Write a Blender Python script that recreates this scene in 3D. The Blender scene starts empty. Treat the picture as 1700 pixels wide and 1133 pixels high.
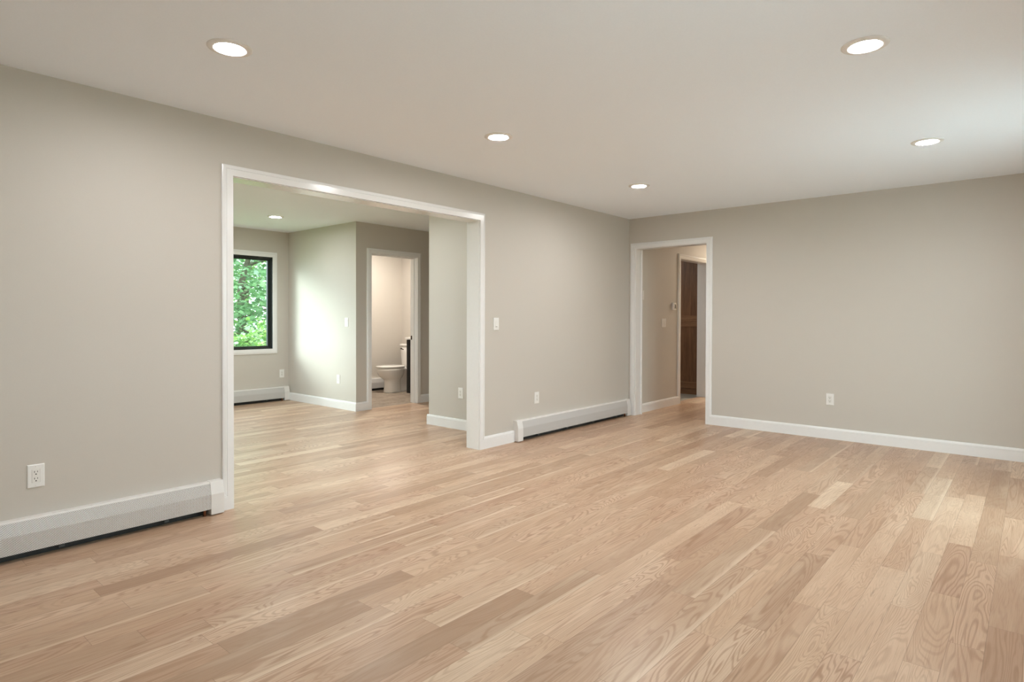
import bpy, bmesh, math, random
from mathutils import Vector, Matrix

# ------------------------------------------------------------------ camera
scene = bpy.context.scene
col = scene.collection
cam_data = bpy.data.cameras.new('camera')
cam = bpy.data.objects.new('camera', cam_data)
col.objects.link(cam)
cam_right = Vector((0.65206719, -0.75815679, 0.00257854))
cam_up = Vector((0.00711715, 0.00952207, 0.99992934))
cam_fwd = Vector((0.75812777, 0.65200276, -0.01160495))
m = Matrix.Identity(4)
for i in range(3):
    m[i][0], m[i][1], m[i][2] = cam_right[i], cam_up[i], -cam_fwd[i]
m.translation = Vector((-6.69653937, -3.83365756, 1.20941676))
cam.matrix_world = m
cam_data.sensor_fit = 'HORIZONTAL'
cam_data.sensor_width = 36.0
cam_data.lens = 1006.8937 / 1700 * 36.0
cam_data.shift_y = -(566.5 - 539.4542) / 1700
cam_data.clip_start = 0.02
cam_data.clip_end = 300
scene.camera = cam

# ------------------------------------------------------------------ view, sky, sun
scene.view_settings.view_transform = 'Standard'
scene.view_settings.look = 'None'
scene.view_settings.gamma = 1.0
scene.view_settings.use_curve_mapping = False
scene.view_settings.exposure = -0.02
cy = scene.cycles
cy.max_bounces = 12
cy.diffuse_bounces = 8
cy.glossy_bounces = 4
cy.transmission_bounces = 6
cy.transparent_max_bounces = 16
cy.sample_clamp_indirect = 8.0
cy.use_denoising = True

world = bpy.data.worlds.new('sky')
scene.world = world
world.use_nodes = True
wb = world.node_tree.nodes['Background']
wb.inputs['Color'].default_value = (0.79, 0.93, 1.0, 1)
wb.inputs['Strength'].default_value = 7.0

sun_data = bpy.data.lights.new('sun', 'SUN')
sun_data.energy = 3.7
sun_data.angle = math.radians(22)
sun_data.color = (0.90, 1.0, 0.98)
sun = bpy.data.objects.new('sun', sun_data)
col.objects.link(sun)
sun.location = (-8, 12, 6)
sun.rotation_euler = Vector((1.1, -1.0, -0.57)).to_track_quat('-Z', 'Y').to_euler()

LAMP = (1.0, 0.982, 0.98)
LAMP_MAIN, LAMP_ROOM, LAMP_BATH, LAMP_HALL = 385.0, 300.0, 980.0, 1100.0

# ------------------------------------------------------------------ node helpers
def new_mat(name):
    mt = bpy.data.materials.new(name)
    mt.use_nodes = True
    nt = mt.node_tree
    return mt, nt, nt.nodes['Principled BSDF']


def node(nt, kind, ins=None, **props):
    n = nt.nodes.new(kind)
    for k, v in props.items():
        setattr(n, k, v)
    for k, v in (ins or {}).items():
        if isinstance(v, bpy.types.NodeSocket):
            nt.links.new(v, n.inputs[k])
        else:
            n.inputs[k].default_value = v
    return n


def math_n(nt, op, a, b=0.0, c=None):
    ins = {0: a, 1: b}
    if c is not None:
        ins[2] = c
    return node(nt, 'ShaderNodeMath', ins, operation=op).outputs[0]


def map_n(nt, v, a, b, c, d):
    return node(nt, 'ShaderNodeMapRange', {0: v, 1: a, 2: b, 3: c, 4: d}).outputs[0]


def mix_c(nt, fac, a, b, blend='MIX'):
    n = nt.nodes.new('ShaderNodeMix')
    n.data_type = 'RGBA'
    n.blend_type = blend
    for k, v in ((0, fac), (6, a), (7, b)):
        if isinstance(v, bpy.types.NodeSocket):
            nt.links.new(v, n.inputs[k])
        else:
            n.inputs[k].default_value = v
    return n.outputs[2]


def srgb(r, g, b):
    f = lambda c: (c / 255 / 12.92) if c / 255 <= 0.04045 else ((c / 255 + 0.055) / 1.055) ** 2.4
    return (f(r), f(g), f(b), 1)


def plain(name, color, rough=0.5, metal=0.0, noise=0.0, scale=40.0, bump=0.0):
    mt, nt, p = new_mat(name)
    p.inputs['Roughness'].default_value = rough
    p.inputs['Metallic'].default_value = metal
    tc = node(nt, 'ShaderNodeTexCoord')
    nz = node(nt, 'ShaderNodeTexNoise', {'Vector': tc.outputs['Object'], 'Scale': scale, 'Detail': 3.0})
    f = map_n(nt, nz.outputs[0], 0.3, 0.7, 1 - noise, 1 + noise)
    c = node(nt, 'ShaderNodeVectorMath', {0: color[:3], 'Scale': f}, operation='SCALE')
    nt.links.new(c.outputs[0], p.inputs['Base Color'])
    if bump:
        bp = node(nt, 'ShaderNodeBump', {'Height': nz.outputs[0], 'Strength': bump, 'Distance': 0.001})
        nt.links.new(bp.outputs[0], p.inputs['Normal'])
    return mt


def emit(name, color, strength):
    mt, nt, p = new_mat(name)
    p.inputs['Base Color'].default_value = (0.9, 0.9, 0.9, 1)
    p.inputs['Emission Color'].default_value = (*color[:3], 1)
    p.inputs['Emission Strength'].default_value = strength
    return mt


# ------------------------------------------------------------------ materials
M = {}
M['wall'] = plain('greige_paint', (0.570, 0.532, 0.480, 1), 0.55, noise=0.012, scale=180, bump=0.12)
M['ceiling'] = plain('ceiling_paint', (0.875, 0.925, 0.985, 1), 0.8, noise=0.01, scale=120, bump=0.08)
M['trim'] = plain('white_trim_paint', (0.82, 0.815, 0.81, 1), 0.2, noise=0.008, scale=30)
M['plastic'] = plain('white_plastic', (0.82, 0.81, 0.785, 1), 0.3, noise=0.005)
M['insert'] = plain('white_plastic_insert', (0.79, 0.775, 0.74, 1), 0.28, noise=0.005)
M['slot'] = plain('dark_slot', (0.03, 0.026, 0.024, 1), 0.6)
M['grey_plastic'] = plain('grey_plastic', (0.40, 0.38, 0.35, 1), 0.45)
M['screen'] = plain('dark_display', (0.045, 0.04, 0.025, 1), 0.15)
M['heater'] = plain('white_enamel', (0.77, 0.755, 0.735, 1), 0.35, noise=0.006)
M['dark_metal'] = plain('dark_metal', (0.022, 0.024, 0.024, 1), 0.5, noise=0.2)
M['fin'] = plain('heater_fin_metal', (0.10, 0.115, 0.115, 1), 0.45, 0.6, noise=0.2)
M['copper'] = plain('copper_pipe', (0.28, 0.12, 0.06, 1), 0.4, 0.8, noise=0.15)
M['black_frame'] = plain('black_window_frame', (0.012, 0.014, 0.013, 1), 0.3)
M['black_wood'] = plain('black_lacquer', (0.006, 0.0055, 0.005, 1), 0.7, noise=0.1)
M['porcelain'] = plain('white_porcelain', (0.80, 0.775, 0.735, 1), 0.08, noise=0.004)
M['stone_top'] = plain('white_stone_top', (0.80, 0.78, 0.75, 1), 0.15, noise=0.02, scale=12)
M['bronze'] = plain('dark_bronze', (0.05, 0.035, 0.022, 1), 0.35, 0.7)
M['ring'] = plain('light_trim_white', (0.80, 0.78, 0.75, 1), 0.4)
M['bark'] = plain('tree_bark', (0.16, 0.13, 0.10, 1), 0.9, noise=0.3, scale=14)
M['soil'] = plain('forest_floor', (0.13, 0.19, 0.06, 1), 0.95, noise=0.4, scale=2)
M['lens'] = emit('lit_lens', LAMP, LAMP_MAIN)
M['lens_room'] = emit('lit_lens_side_room', (0.97, 1.0, 1.0), LAMP_ROOM)
M['lens_bath'] = emit('lit_lens_bathroom', (1.0, 0.925, 0.83), LAMP_BATH)
M['lens_hall'] = emit('lit_lens_hall', (1.0, 0.86, 0.68), LAMP_HALL)


def wood_floor():
    mt, nt, p = new_mat('oak_strip_floor')
    PW, PL = 0.108, 1.05
    tc = node(nt, 'ShaderNodeTexCoord')
    sep = node(nt, 'ShaderNodeSeparateXYZ', {0: tc.outputs['Object']})
    x, y = sep.outputs[0], sep.outputs[1]
    yr = math_n(nt, 'ADD', math_n(nt, 'DIVIDE', y, PW), 100.35)
    row = math_n(nt, 'FLOOR', yr)
    fy = math_n(nt, 'FRACT', yr)
    rrow = node(nt, 'ShaderNodeTexWhiteNoise', {'W': row}, noise_dimensions='1D').outputs['Value']
    W = math_n(nt, 'ADD', math_n(nt, 'DIVIDE', x, PL), math_n(nt, 'MULTIPLY', rrow, 531.7))
    vor = node(nt, 'ShaderNodeTexVoronoi', {'W': W, 'Scale': 1.0, 'Randomness': 0.85}, voronoi_dimensions='1D')
    edge = node(nt, 'ShaderNodeTexVoronoi', {'W': W, 'Scale': 1.0, 'Randomness': 0.85}, voronoi_dimensions='1D', feature='DISTANCE_TO_EDGE')
    cv = node(nt, 'ShaderNodeCombineXYZ', {0: row, 1: rrow, 2: 0.0})
    hv = node(nt, 'ShaderNodeVectorMath', {0: vor.outputs['Color'], 1: cv.outputs[0]}, operation='ADD')
    wn = node(nt, 'ShaderNodeTexWhiteNoise', {'Vector': hv.outputs[0]}, noise_dimensions='3D')
    hs = node(nt, 'ShaderNodeSeparateColor', {0: wn.outputs['Color']})
    h1, hr, hg, hb = wn.outputs['Value'], hs.outputs[0], hs.outputs[1], hs.outputs[2]
    ramp = node(nt, 'ShaderNodeValToRGB', {0: h1})
    cr = ramp.color_ramp
    cr.interpolation = 'LINEAR'
    stops = [(0.0, srgb(164, 134, 109)), (0.10, srgb(175, 144, 118)), (0.30, srgb(186, 155, 129)),
             (0.55, srgb(195, 165, 138)), (0.80, srgb(203, 174, 147)), (1.0, srgb(215, 191, 165))]
    while len(cr.elements) < len(stops):
        cr.elements.new(0.5)
    for e, (pos, c) in zip(cr.elements, stops):
        e.position = pos
        e.color = c
    base = ramp.outputs[0]
    # hue drift: some boards pinker, some greyer
    base = mix_c(nt, map_n(nt, hb, 0.45, 1.0, 0.0, 0.42), base, srgb(189, 153, 130))
    base = mix_c(nt, map_n(nt, hg, 0.6, 1.0, 0.0, 0.35), base, srgb(187, 166, 142))

    def gvec(sx, sy, o):
        gx = math_n(nt, 'ADD', math_n(nt, 'MULTIPLY', x, sx), math_n(nt, 'MULTIPLY', hr, 41.0))
        gy = math_n(nt, 'ADD', math_n(nt, 'MULTIPLY', y, sy), math_n(nt, 'MULTIPLY', hg, 37.0))
        gz = math_n(nt, 'ADD', math_n(nt, 'MULTIPLY', hb, 29.0), o)
        return node(nt, 'ShaderNodeCombineXYZ', {0: gx, 1: gy, 2: gz}).outputs[0]
    # cathedral rings: contour lines of stretched noise
    n1 = node(nt, 'ShaderNodeTexNoise', {'Vector': gvec(0.85, 7.0, 0), 'Scale': 1.0, 'Detail': 2.2, 'Roughness': 0.45, 'Distortion': 0.7}).outputs[0]
    freq = math_n(nt, 'ADD', 110.0, math_n(nt, 'MULTIPLY', hr, 150.0))
    ring = math_n(nt, 'SINE', math_n(nt, 'MULTIPLY', n1, freq))
    ring = map_n(nt, ring, -0.1, 1.0, 0.0, 1.0)
    fine = node(nt, 'ShaderNodeTexNoise', {'Vector': gvec(7.0, 260.0, 3.0), 'Scale': 1.0, 'Detail': 3.0, 'Roughness': 0.6}).outputs[0]
    pore = map_n(nt, fine, 0.50, 0.72, 0.0, 1.0)
    mot = node(nt, 'ShaderNodeTexNoise', {'Vector': gvec(2.2, 11.0, 9.0), 'Scale': 1.0, 'Detail': 2.0}).outputs[0]
    amp = map_n(nt, hb, 0.0, 1.0, 0.22, 0.75)
    c = mix_c(nt, math_n(nt, 'MULTIPLY', ring, amp), base, srgb(150, 114, 86))
    c = mix_c(nt, math_n(nt, 'MULTIPLY', pore, 0.34), c, srgb(140, 108, 82))
    c = mix_c(nt, map_n(nt, mot, 0.42, 0.72, 0.0, 0.30), c, srgb(166, 132, 104))
    c = mix_c(nt, map_n(nt, mot, 0.46, 0.28, 0.0, 0.24), c, srgb(220, 198, 172))
    # pale sapwood along one edge of some boards
    sw = math_n(nt, 'ADD', fy, math_n(nt, 'MULTIPLY', math_n(nt, 'SUBTRACT', mot, 0.5), 0.25))
    sap = math_n(nt, 'MULTIPLY', map_n(nt, sw, 0.10, 0.24, 1.0, 0.0), map_n(nt, hg, 0.80, 0.86, 0.0, 1.0))
    c = mix_c(nt, math_n(nt, 'MULTIPLY', sap, 0.5), c, srgb(224, 203, 178))
    # rare dark mineral streaks and pin knots
    st = node(nt, 'ShaderNodeTexNoise', {'Vector': gvec(3.2, 30.0, 17.0), 'Scale': 1.0, 'Detail': 2.0}).outputs[0]
    c = mix_c(nt, map_n(nt, st, 0.70, 0.80, 0.0, 0.45), c, srgb(112, 78, 54))
    # joints
    dy = math_n(nt, 'MULTIPLY', math_n(nt, 'MINIMUM', fy, math_n(nt, 'SUBTRACT', 1.0, fy)), PW)
    dx = math_n(nt, 'MULTIPLY', edge.outputs['Distance'], PL)
    d = math_n(nt, 'MINIMUM', dx, dy)
    gap = map_n(nt, d, 0.0003, 0.0011, 1.0, 0.0)
    c = mix_c(nt, math_n(nt, 'MULTIPLY', gap, 0.55), c, srgb(90, 62, 42))
    nt.links.new(c, p.inputs['Base Color'])
    rg = map_n(nt, fine, 0.3, 0.7, 0.31, 0.40)
    nt.links.new(rg, p.inputs['Roughness'])
    p.inputs['Specular IOR Level'].default_value = 0.5
    ht = math_n(nt, 'SUBTRACT', math_n(nt, 'MULTIPLY', fine, 0.25), math_n(nt, 'MULTIPLY', gap, 1.0))
    bp = node(nt, 'ShaderNodeBump', {'Height': ht, 'Strength': 0.12, 'Distance': 0.001})
    nt.links.new(bp.outputs[0], p.inputs['Normal'])
    return mt


M['oak'] = wood_floor()


def tile_floor(name, c1, c2, grout, sx=0.6, sy=0.3):
    mt, nt, p = new_mat(name)
    tc = node(nt, 'ShaderNodeTexCoord')
    nz = node(nt, 'ShaderNodeTexNoise', {'Vector': tc.outputs['Object'], 'Scale': 5.0, 'Detail': 6.0, 'Roughness': 0.65, 'Distortion': 0.6})
    nz2 = node(nt, 'ShaderNodeTexNoise', {'Vector': tc.outputs['Object'], 'Scale': 26.0, 'Detail': 4.0})
    f = math_n(nt, 'ADD', math_n(nt, 'MULTIPLY', nz.outputs[0], 0.7), math_n(nt, 'MULTIPLY', nz2.outputs[0], 0.3))
    c = mix_c(nt, map_n(nt, f, 0.36, 0.66, 0.0, 1.0), c1, c2)
    br = node(nt, 'ShaderNodeTexBrick', {'Vector': tc.outputs['Object'], 'Color1': (1, 1, 1, 1), 'Color2': (0.93, 0.93, 0.93, 1), 'Mortar': (0.72, 0.70, 0.66, 1),
                                         'Scale': 1.0, 'Mortar Size': 0.003, 'Brick Width': sx, 'Row Height': sy})
    c = mix_c(nt, 1.0, c, br.outputs[0], 'MULTIPLY')
    nt.links.new(c, p.inputs['Base Color'])
    p.inputs['Roughness'].default_value = 0.42
    return mt


M['tile'] = tile_floor('grey_brown_stone_tile', srgb(128, 112, 96), srgb(176, 162, 146), None)
M['tile_grey'] = tile_floor('pale_grey_tile', srgb(150, 144, 134), srgb(178, 172, 162), None)


def walnut(name, sc, c1, c2):
    mt, nt, p = new_mat(name)
    tc = node(nt, 'ShaderNodeTexCoord')
    mp = node(nt, 'ShaderNodeMapping', {'Vector': tc.outputs['Object'], 'Scale': sc})
    nz = node(nt, 'ShaderNodeTexNoise', {'Vector': mp.outputs[0], 'Scale': 1.0, 'Detail': 4.0, 'Roughness': 0.6, 'Distortion': 0.4})
    mp2 = node(nt, 'ShaderNodeMapping', {'Vector': tc.outputs['Object'], 'Scale': tuple(k * 7 for k in sc)})
    nz2 = node(nt, 'ShaderNodeTexNoise', {'Vector': mp2.outputs[0], 'Scale': 1.0, 'Detail': 2.0})
    f = math_n(nt, 'ADD', math_n(nt, 'MULTIPLY', nz.outputs[0], 0.65), math_n(nt, 'MULTIPLY', nz2.outputs[0], 0.35))
    c = mix_c(nt, map_n(nt, f, 0.34, 0.66, 0.0, 1.0), c1, c2)
    nt.links.new(c, p.inputs['Base Color'])
    p.inputs['Roughness'].default_value = 0.5
    return mt


M['walnut'] = walnut('brown_oak_upright', (30.0, 30.0, 1.6), srgb(94, 62, 38), srgb(136, 97, 66))
M['walnut_rail'] = walnut('brown_oak_crosswise', (30.0, 1.6, 30.0), srgb(112, 77, 50), srgb(150, 111, 79))


def perforated():
    mt, nt, p = new_mat('perforated_white_enamel')
    tc = node(nt, 'ShaderNodeTexCoord')
    sep = node(nt, 'ShaderNodeSeparateXYZ', {0: tc.outputs['Object']})
    P = 0.0085
    sx = math_n(nt, 'SINE', math_n(nt, 'MULTIPLY', sep.outputs[0], 2 * math.pi / P))
    sz = math_n(nt, 'SINE', math_n(nt, 'MULTIPLY', sep.outputs[2], 2 * math.pi / P))
    d = math_n(nt, 'MULTIPLY', sx, sz)
    hole = map_n(nt, d, 0.16, 0.30, 0.0, 1.0)
    c = mix_c(nt, hole, (0.77, 0.755, 0.735, 1), (0.045, 0.042, 0.04, 1))
    nt.links.new(c, p.inputs['Base Color'])
    p.inputs['Roughness'].default_value = 0.4
    return mt


M['perforated'] = perforated()


def glass():
    mt = bpy.data.materials.new('window_glass')
    mt.use_nodes = True
    nt = mt.node_tree
    nt.nodes.clear()
    out = node(nt, 'ShaderNodeOutputMaterial')
    tr = node(nt, 'ShaderNodeBsdfTransparent', {'Color': (0.94, 0.97, 0.95, 1)})
    gl = node(nt, 'ShaderNodeBsdfGlossy', {'Roughness': 0.02, 'Color': (1, 1, 1, 1)})
    geo = node(nt, 'ShaderNodeNewGeometry')
    ct = math_n(nt, 'ABSOLUTE', node(nt, 'ShaderNodeVectorMath', {0: geo.outputs['Normal'], 1: geo.outputs['Incoming']}, operation='DOT_PRODUCT').outputs['Value'])
    fr = math_n(nt, 'ADD', 0.02, math_n(nt, 'MULTIPLY', 0.98, math_n(nt, 'POWER', math_n(nt, 'SUBTRACT', 1.0, ct), 5.0)))
    mx = node(nt, 'ShaderNodeMixShader', {0: fr, 1: tr.outputs[0], 2: gl.outputs[0]})
    nt.links.new(mx.outputs[0], out.inputs[0])
    return mt


M['glass'] = glass()


def leaf(name, c1, c2, c3):
    mt = bpy.data.materials.new(name)
    mt.use_nodes = True
    nt = mt.node_tree
    nt.nodes.clear()
    out = node(nt, 'ShaderNodeOutputMaterial')
    geo = node(nt, 'ShaderNodeNewGeometry')
    ramp = node(nt, 'ShaderNodeValToRGB', {0: geo.outputs['Random Per Island']})
    cr = ramp.color_ramp
    cr.elements[0].color = c1
    cr.elements[1].color = c3
    e = cr.elements.new(0.5)
    e.color = c2
    df = node(nt, 'ShaderNodeBsdfDiffuse', {'Color': ramp.outputs[0]})
    tl = node(nt, 'ShaderNodeBsdfTranslucent', {'Color': ramp.outputs[0]})
    gs = node(nt, 'ShaderNodeBsdfGlossy', {'Color': (0.8, 0.9, 0.85, 1), 'Roughness': 0.45})
    m1 = node(nt, 'ShaderNodeMixShader', {0: 0.45, 1: df.outputs[0], 2: tl.outputs[0]})
    m2 = node(nt, 'ShaderNodeMixShader', {0: 0.2, 1: m1.outputs[0], 2: gs.outputs[0]})
    nt.links.new(m2.outputs[0], out.inputs[0])
    return mt


M['leaf'] = leaf('pale_green_leaf', (0.08, 0.20, 0.07, 1), (0.23, 0.44, 0.19, 1), (0.44, 0.64, 0.38, 1))
M['leaf_b'] = leaf('yellow_green_leaf', (0.09, 0.21, 0.03, 1), (0.25, 0.46, 0.08, 1), (0.44, 0.62, 0.18, 1))
M['patio'] = plain('pale_bounce_concrete', (0.80, 0.80, 0.79, 1), 0.9, noise=0.05, scale=6)  # kept very pale so the added slab bounces daylight indoors


# ------------------------------------------------------------------ mesh helpers
class MB:
    """collects shapes; build() links them as one mesh object"""

    def __init__(self):
        self.v, self.f, self.mi, self.sm = [], [], [], []

    def add(self, verts, faces, mi=0, smooth=False):
        o = len(self.v)
        self.v += [tuple(p) for p in verts]
        for f in faces:
            self.f.append([o + i for i in f])
            self.mi.append(mi)
            self.sm.append(smooth)
        return self

    def box(self, x0, x1, y0, y1, z0, z1, mi=0):
        x0, x1 = sorted((x0, x1)); y0, y1 = sorted((y0, y1)); z0, z1 = sorted((z0, z1))
        v = [(x, y, z) for z in (z0, z1) for y in (y0, y1) for x in (x0, x1)]
        return self.add(v, [(0, 2, 3, 1), (4, 5, 7, 6), (0, 1, 5, 4), (2, 6, 7, 3), (0, 4, 6, 2), (1, 3, 7, 5)], mi)

    def cbox(self, x0, x1, y0, y1, z0, z1, c, mi=0):
        """box with bevelled edges (c = bevel width)"""
        bm = bmesh.new()
        bmesh.ops.create_cube(bm, size=1)
        for w in bm.verts:
            w.co = Vector(((x0 + x1) / 2 + w.co.x * abs(x1 - x0), (y0 + y1) / 2 + w.co.y * abs(y1 - y0), (z0 + z1) / 2 + w.co.z * abs(z1 - z0)))
        bmesh.ops.bevel(bm, geom=bm.edges[:], offset=c, segments=2, profile=0.6, affect='EDGES')
        bm.verts.index_update()
        self.add([w.co[:] for w in bm.verts], [[w.index for w in f.verts] for f in bm.faces], mi)
        bm.free()
        return self

    def prism(self, poly, fn, a, b, mi=0, caps=True):
        """poly in 2D swept from a to b; fn(s, t, u) -> 3D"""
        n = len(poly)
        v = [fn(s, t, a) for s, t in poly] + [fn(s, t, b) for s, t in poly]
        f = [(i, (i + 1) % n, n + (i + 1) % n, n + i) for i in range(n)]
        if caps:
            f += [tuple(range(n))[::-1], tuple(range(n, 2 * n))]
        return self.add(v, f, mi)

    def loft(self, rings, mi=0, smooth=True, cap0=True, cap1=True):
        n = len(rings[0])
        v = [p for r in rings for p in r]
        f = []
        for k in range(len(rings) - 1):
            for i in range(n):
                j = (i + 1) % n
                f.append((k * n + i, k * n + j, (k + 1) * n + j, (k + 1) * n + i))
        self.add(v, f, mi, smooth)
        if cap0:
            self.add(rings[0], [tuple(range(n))[::-1]], mi, False)
        if cap1:
            self.add(rings[-1], [tuple(range(n))], mi, False)
        return self

    def lathe(self, prof, c, seg=48, axis='z', mi=0, smooth=True):
        rings = []
        for r, h in prof:
            ring = []
            for k in range(seg):
                a = 2 * math.pi * k / seg
                p, q = r * math.cos(a), r * math.sin(a)
                if axis == 'z':
                    ring.append((c[0] + p, c[1] + q, c[2] + h))
                elif axis == 'y':
                    ring.append((c[0] + p, c[1] + h, c[2] + q))
                else:
                    ring.append((c[0] + h, c[1] + p, c[2] + q))
            rings.append(ring)
        n = seg
        v = [p for r in rings for p in r]
        f = [(k * n + i, k * n + (i + 1) % n, (k + 1) * n + (i + 1) % n, (k + 1) * n + i) for k in range(len(rings) - 1) for i in range(n)]
        return self.add(v, f, mi, smooth)

    def tube(self, pts, radii, seg=8, mi=0):
        rings = []
        for k, p in enumerate(pts):
            p = Vector(p)
            a = Vector(pts[max(k - 1, 0)]); b = Vector(pts[min(k + 1, len(pts) - 1)])
            d = (b - a).normalized()
            e = d.cross(Vector((0.31, 0.17, 0.93)))
            if e.length < 1e-3:
                e = d.cross(Vector((1, 0, 0)))
            e.normalize()
            g = d.cross(e)
            rings.append([tuple(p + radii[k] * (math.cos(t) * e + math.sin(t) * g)) for t in [2 * math.pi * i / seg for i in range(seg)]])
        return self.loft(rings, mi)

    def build(self, name, mats, parent=None, weld=True):
        me = bpy.data.meshes.new(name)
        me.from_pydata(self.v, [], self.f)
        for mt in (mats if isinstance(mats, (list, tuple)) else [mats]):
            me.materials.append(mt)
        me.polygons.foreach_set('material_index', self.mi)
        me.polygons.foreach_set('use_smooth', self.sm)
        if weld:
            bm = bmesh.new()
            bm.from_mesh(me)
            bmesh.ops.remove_doubles(bm, verts=bm.verts[:], dist=1e-5)
            bmesh.ops.recalc_face_normals(bm, faces=bm.faces[:])
            bm.to_mesh(me)
            bm.free()
        me.update()
        o = bpy.data.objects.new(name, me)
        col.objects.link(o)
        if parent is not None:
            o.parent = parent
        return o


def thing(name, label, cat, loc, rotz=0.0, group=None):
    o = bpy.data.objects.new(name, None)
    o.empty_display_size = 0.05
    col.objects.link(o)
    o.location = loc
    o.rotation_euler = (0, 0, rotz)
    o['label'] = label
    o['category'] = cat
    if group:
        o['group'] = group
    return o


def struct(o, label=None):
    o['kind'] = 'structure'
    if label:
        o['label'] = label
    return o


def dup(root, loc, rotz, label, group=None, mats=None):
    """a copy of a thing with copies of its parts and their sub-parts"""
    r = root.copy()
    col.objects.link(r)
    r.location = loc
    r.rotation_euler = (0, 0, rotz)
    r['label'] = label
    if group:
        r['group'] = group

    def kids(src, dst):
        for ch in [o for o in bpy.data.objects if o.parent == src]:
            c = ch.copy()
            col.objects.link(c)
            c.parent = dst
            if mats and c.type == 'MESH' and ch.name.split('.')[0] in mats:
                c.data = ch.data.copy()
                c.data.materials.clear()
                c.data.materials.append(mats[ch.name.split('.')[0]])
            kids(ch, c)
    kids(root, r)
    return r


# ------------------------------------------------------------------ walls
H = 2.44


def wall(name, axis, t0, t1, u0, u1, holes=(), z0=0.0, z1=H, mat='wall', label=None):
    """slab perpendicular to axis ('x' or 'y'), from t0 to t1, spanning u0..u1, with rectangular holes (ua, ub, za, zb)"""
    us = sorted({u0, u1, *[h[0] for h in holes], *[h[1] for h in holes]})
    zs = sorted({z0, z1, *[h[2] for h in holes], *[h[3] for h in holes]})
    us = [u for u in us if u0 <= u <= u1]
    zs = [z for z in zs if z0 <= z <= z1]

    def solid(i, j):
        if i < 0 or j < 0 or i >= len(us) - 1 or j >= len(zs) - 1:
            return False
        uc, zc = (us[i] + us[i + 1]) / 2, (zs[j] + zs[j + 1]) / 2
        return not any(h[0] < uc < h[1] and h[2] < zc < h[3] for h in holes)

    P = (lambda t, u, z: (t, u, z)) if axis == 'x' else (lambda t, u, z: (u, t, z))
    b = MB()
    for i in range(len(us) - 1):
        for j in range(len(zs) - 1):
            if not solid(i, j):
                continue
            a, c, d, e = us[i], us[i + 1], zs[j], zs[j + 1]
            for t in (t0, t1):
                b.add([P(t, a, d), P(t, c, d), P(t, c, e), P(t, a, e)], [(0, 1, 2, 3)])
            for (di, dj, p, q) in ((-1, 0, (a, d), (a, e)), (1, 0, (c, d), (c, e)), (0, -1, (a, d), (c, d)), (0, 1, (a, e), (c, e))):
                if not solid(i + di, j + dj):
                    b.add([P(t0, *p), P(t1, *p), P(t1, *q), P(t0, *q)], [(0, 1, 2, 3)])
    return struct(b.build(name, M[mat]), label)


# dimensions
OXL, OXR, OZ = -4.946, -2.700, 2.095          # wide cased opening, casing inner edges
DYL, DYR, DZ = -0.090, -1.003, 2.067          # far doorway
BXL, BXR, BZ = -1.869, -1.088, 2.048          # bathroom doorway
HXL, HXR, HZ = 1.345, 2.262, 2.050            # doorway in the hall
WXL, WXR, WZ0, WZ1 = -4.10, -2.350, 0.757, 2.062   # side room window
YW = 4.43
RJ = 0.015                                    # rough opening beyond the casing edge
SDX0, SDX1, SDZ = -2.70, -1.20, 2.06          # glazed door in the right wall, outside the frame

wall('wall_left', 'y', 0.0, 0.14, -7.1, 0.0, [(OXL - RJ, OXR + RJ, 0, OZ + RJ)], label='long greige wall with the wide cased opening')
wall('wall_far', 'x', 0.0, 0.13, -4.3, 0.0, [(DYR - RJ, DYL + RJ, 0, DZ + RJ)], label='far greige wall with the narrow doorway')
RWX0, RWX1, RWZ0, RWZ1 = -6.2, -4.6, 0.75, 2.06   # added window in the right wall beside the camera, unseen, for more daylight
wall('wall_right', 'y', -4.42, -4.30, -7.1, 0.13, [(SDX0, SDX1, 0, SDZ), (RWX0, RWX1, RWZ0, RWZ1)])
wall('wall_rear', 'x', -7.22, -7.1, -4.42, 0.14)
wall('wall_hall', 'y', -0.04, 0.086, 0.13, 4.2, [(HXL - RJ, HXR + RJ, 0, HZ + RJ)], label='hall wall seen through the far doorway')
wall('wall_hall_opposite', 'y', -1.32, -1.20, 0.13, 4.2)
wall('wall_hall_end', 'x', 4.2, 4.32, -1.32, 0.086)
wall('wall_stub', 'x', -2.10, -1.98, 0.14, 1.36, label='short greige wall just inside the wide opening')
wall('wall_passage', 'y', 1.24, 1.36, -1.98, 0.0)
wall('wall_side_room_right', 'x', -2.10, -1.98, 2.76, YW, label='side room wall catching daylight beside the window')
wall('wall_bathroom', 'y', 2.76, 2.88, -1.98, 0.0, [(BXL - RJ, BXR + RJ, 0, BZ + RJ)], label='side room wall around the bathroom doorway')
wall('wall_bathroom_right', 'x', 0.0, 0.12, 0.14, YW)
wall('wall_window', 'y', YW, YW + 0.14, -6.3, 0.12, [(WXL, WXR, WZ0, WZ1)], label='side room wall around the black framed window')
LWY0, LWY1 = 0.5, 2.9                          # added window in the side room's left wall, unseen, for more daylight
wall('wall_side_room_left', 'x', -6.42, -6.3, 0.14, YW + 0.14, [(LWY0, LWY1, WZ0, WZ1)])
wall('wall_tiled_room_end', 'x', 3.3, 3.42, 0.086, 2.1)
wall('wall_tiled_room_back', 'y', 2.1, 2.22, 0.12, 3.42)

struct(MB().box(-7.22, 4.32, -4.42, YW + 0.14, H, H + 0.14).build('ceiling', M['ceiling']), 'flat off-white ceiling over all the rooms')


def floor_slab(name, rects, mt, label):
    b = MB()
    for x0, x1, y0, y1 in rects:
        b.box(x0, x1, y0, y1, -0.06, 0.0)
    return struct(b.build(name, mt), label)


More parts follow.
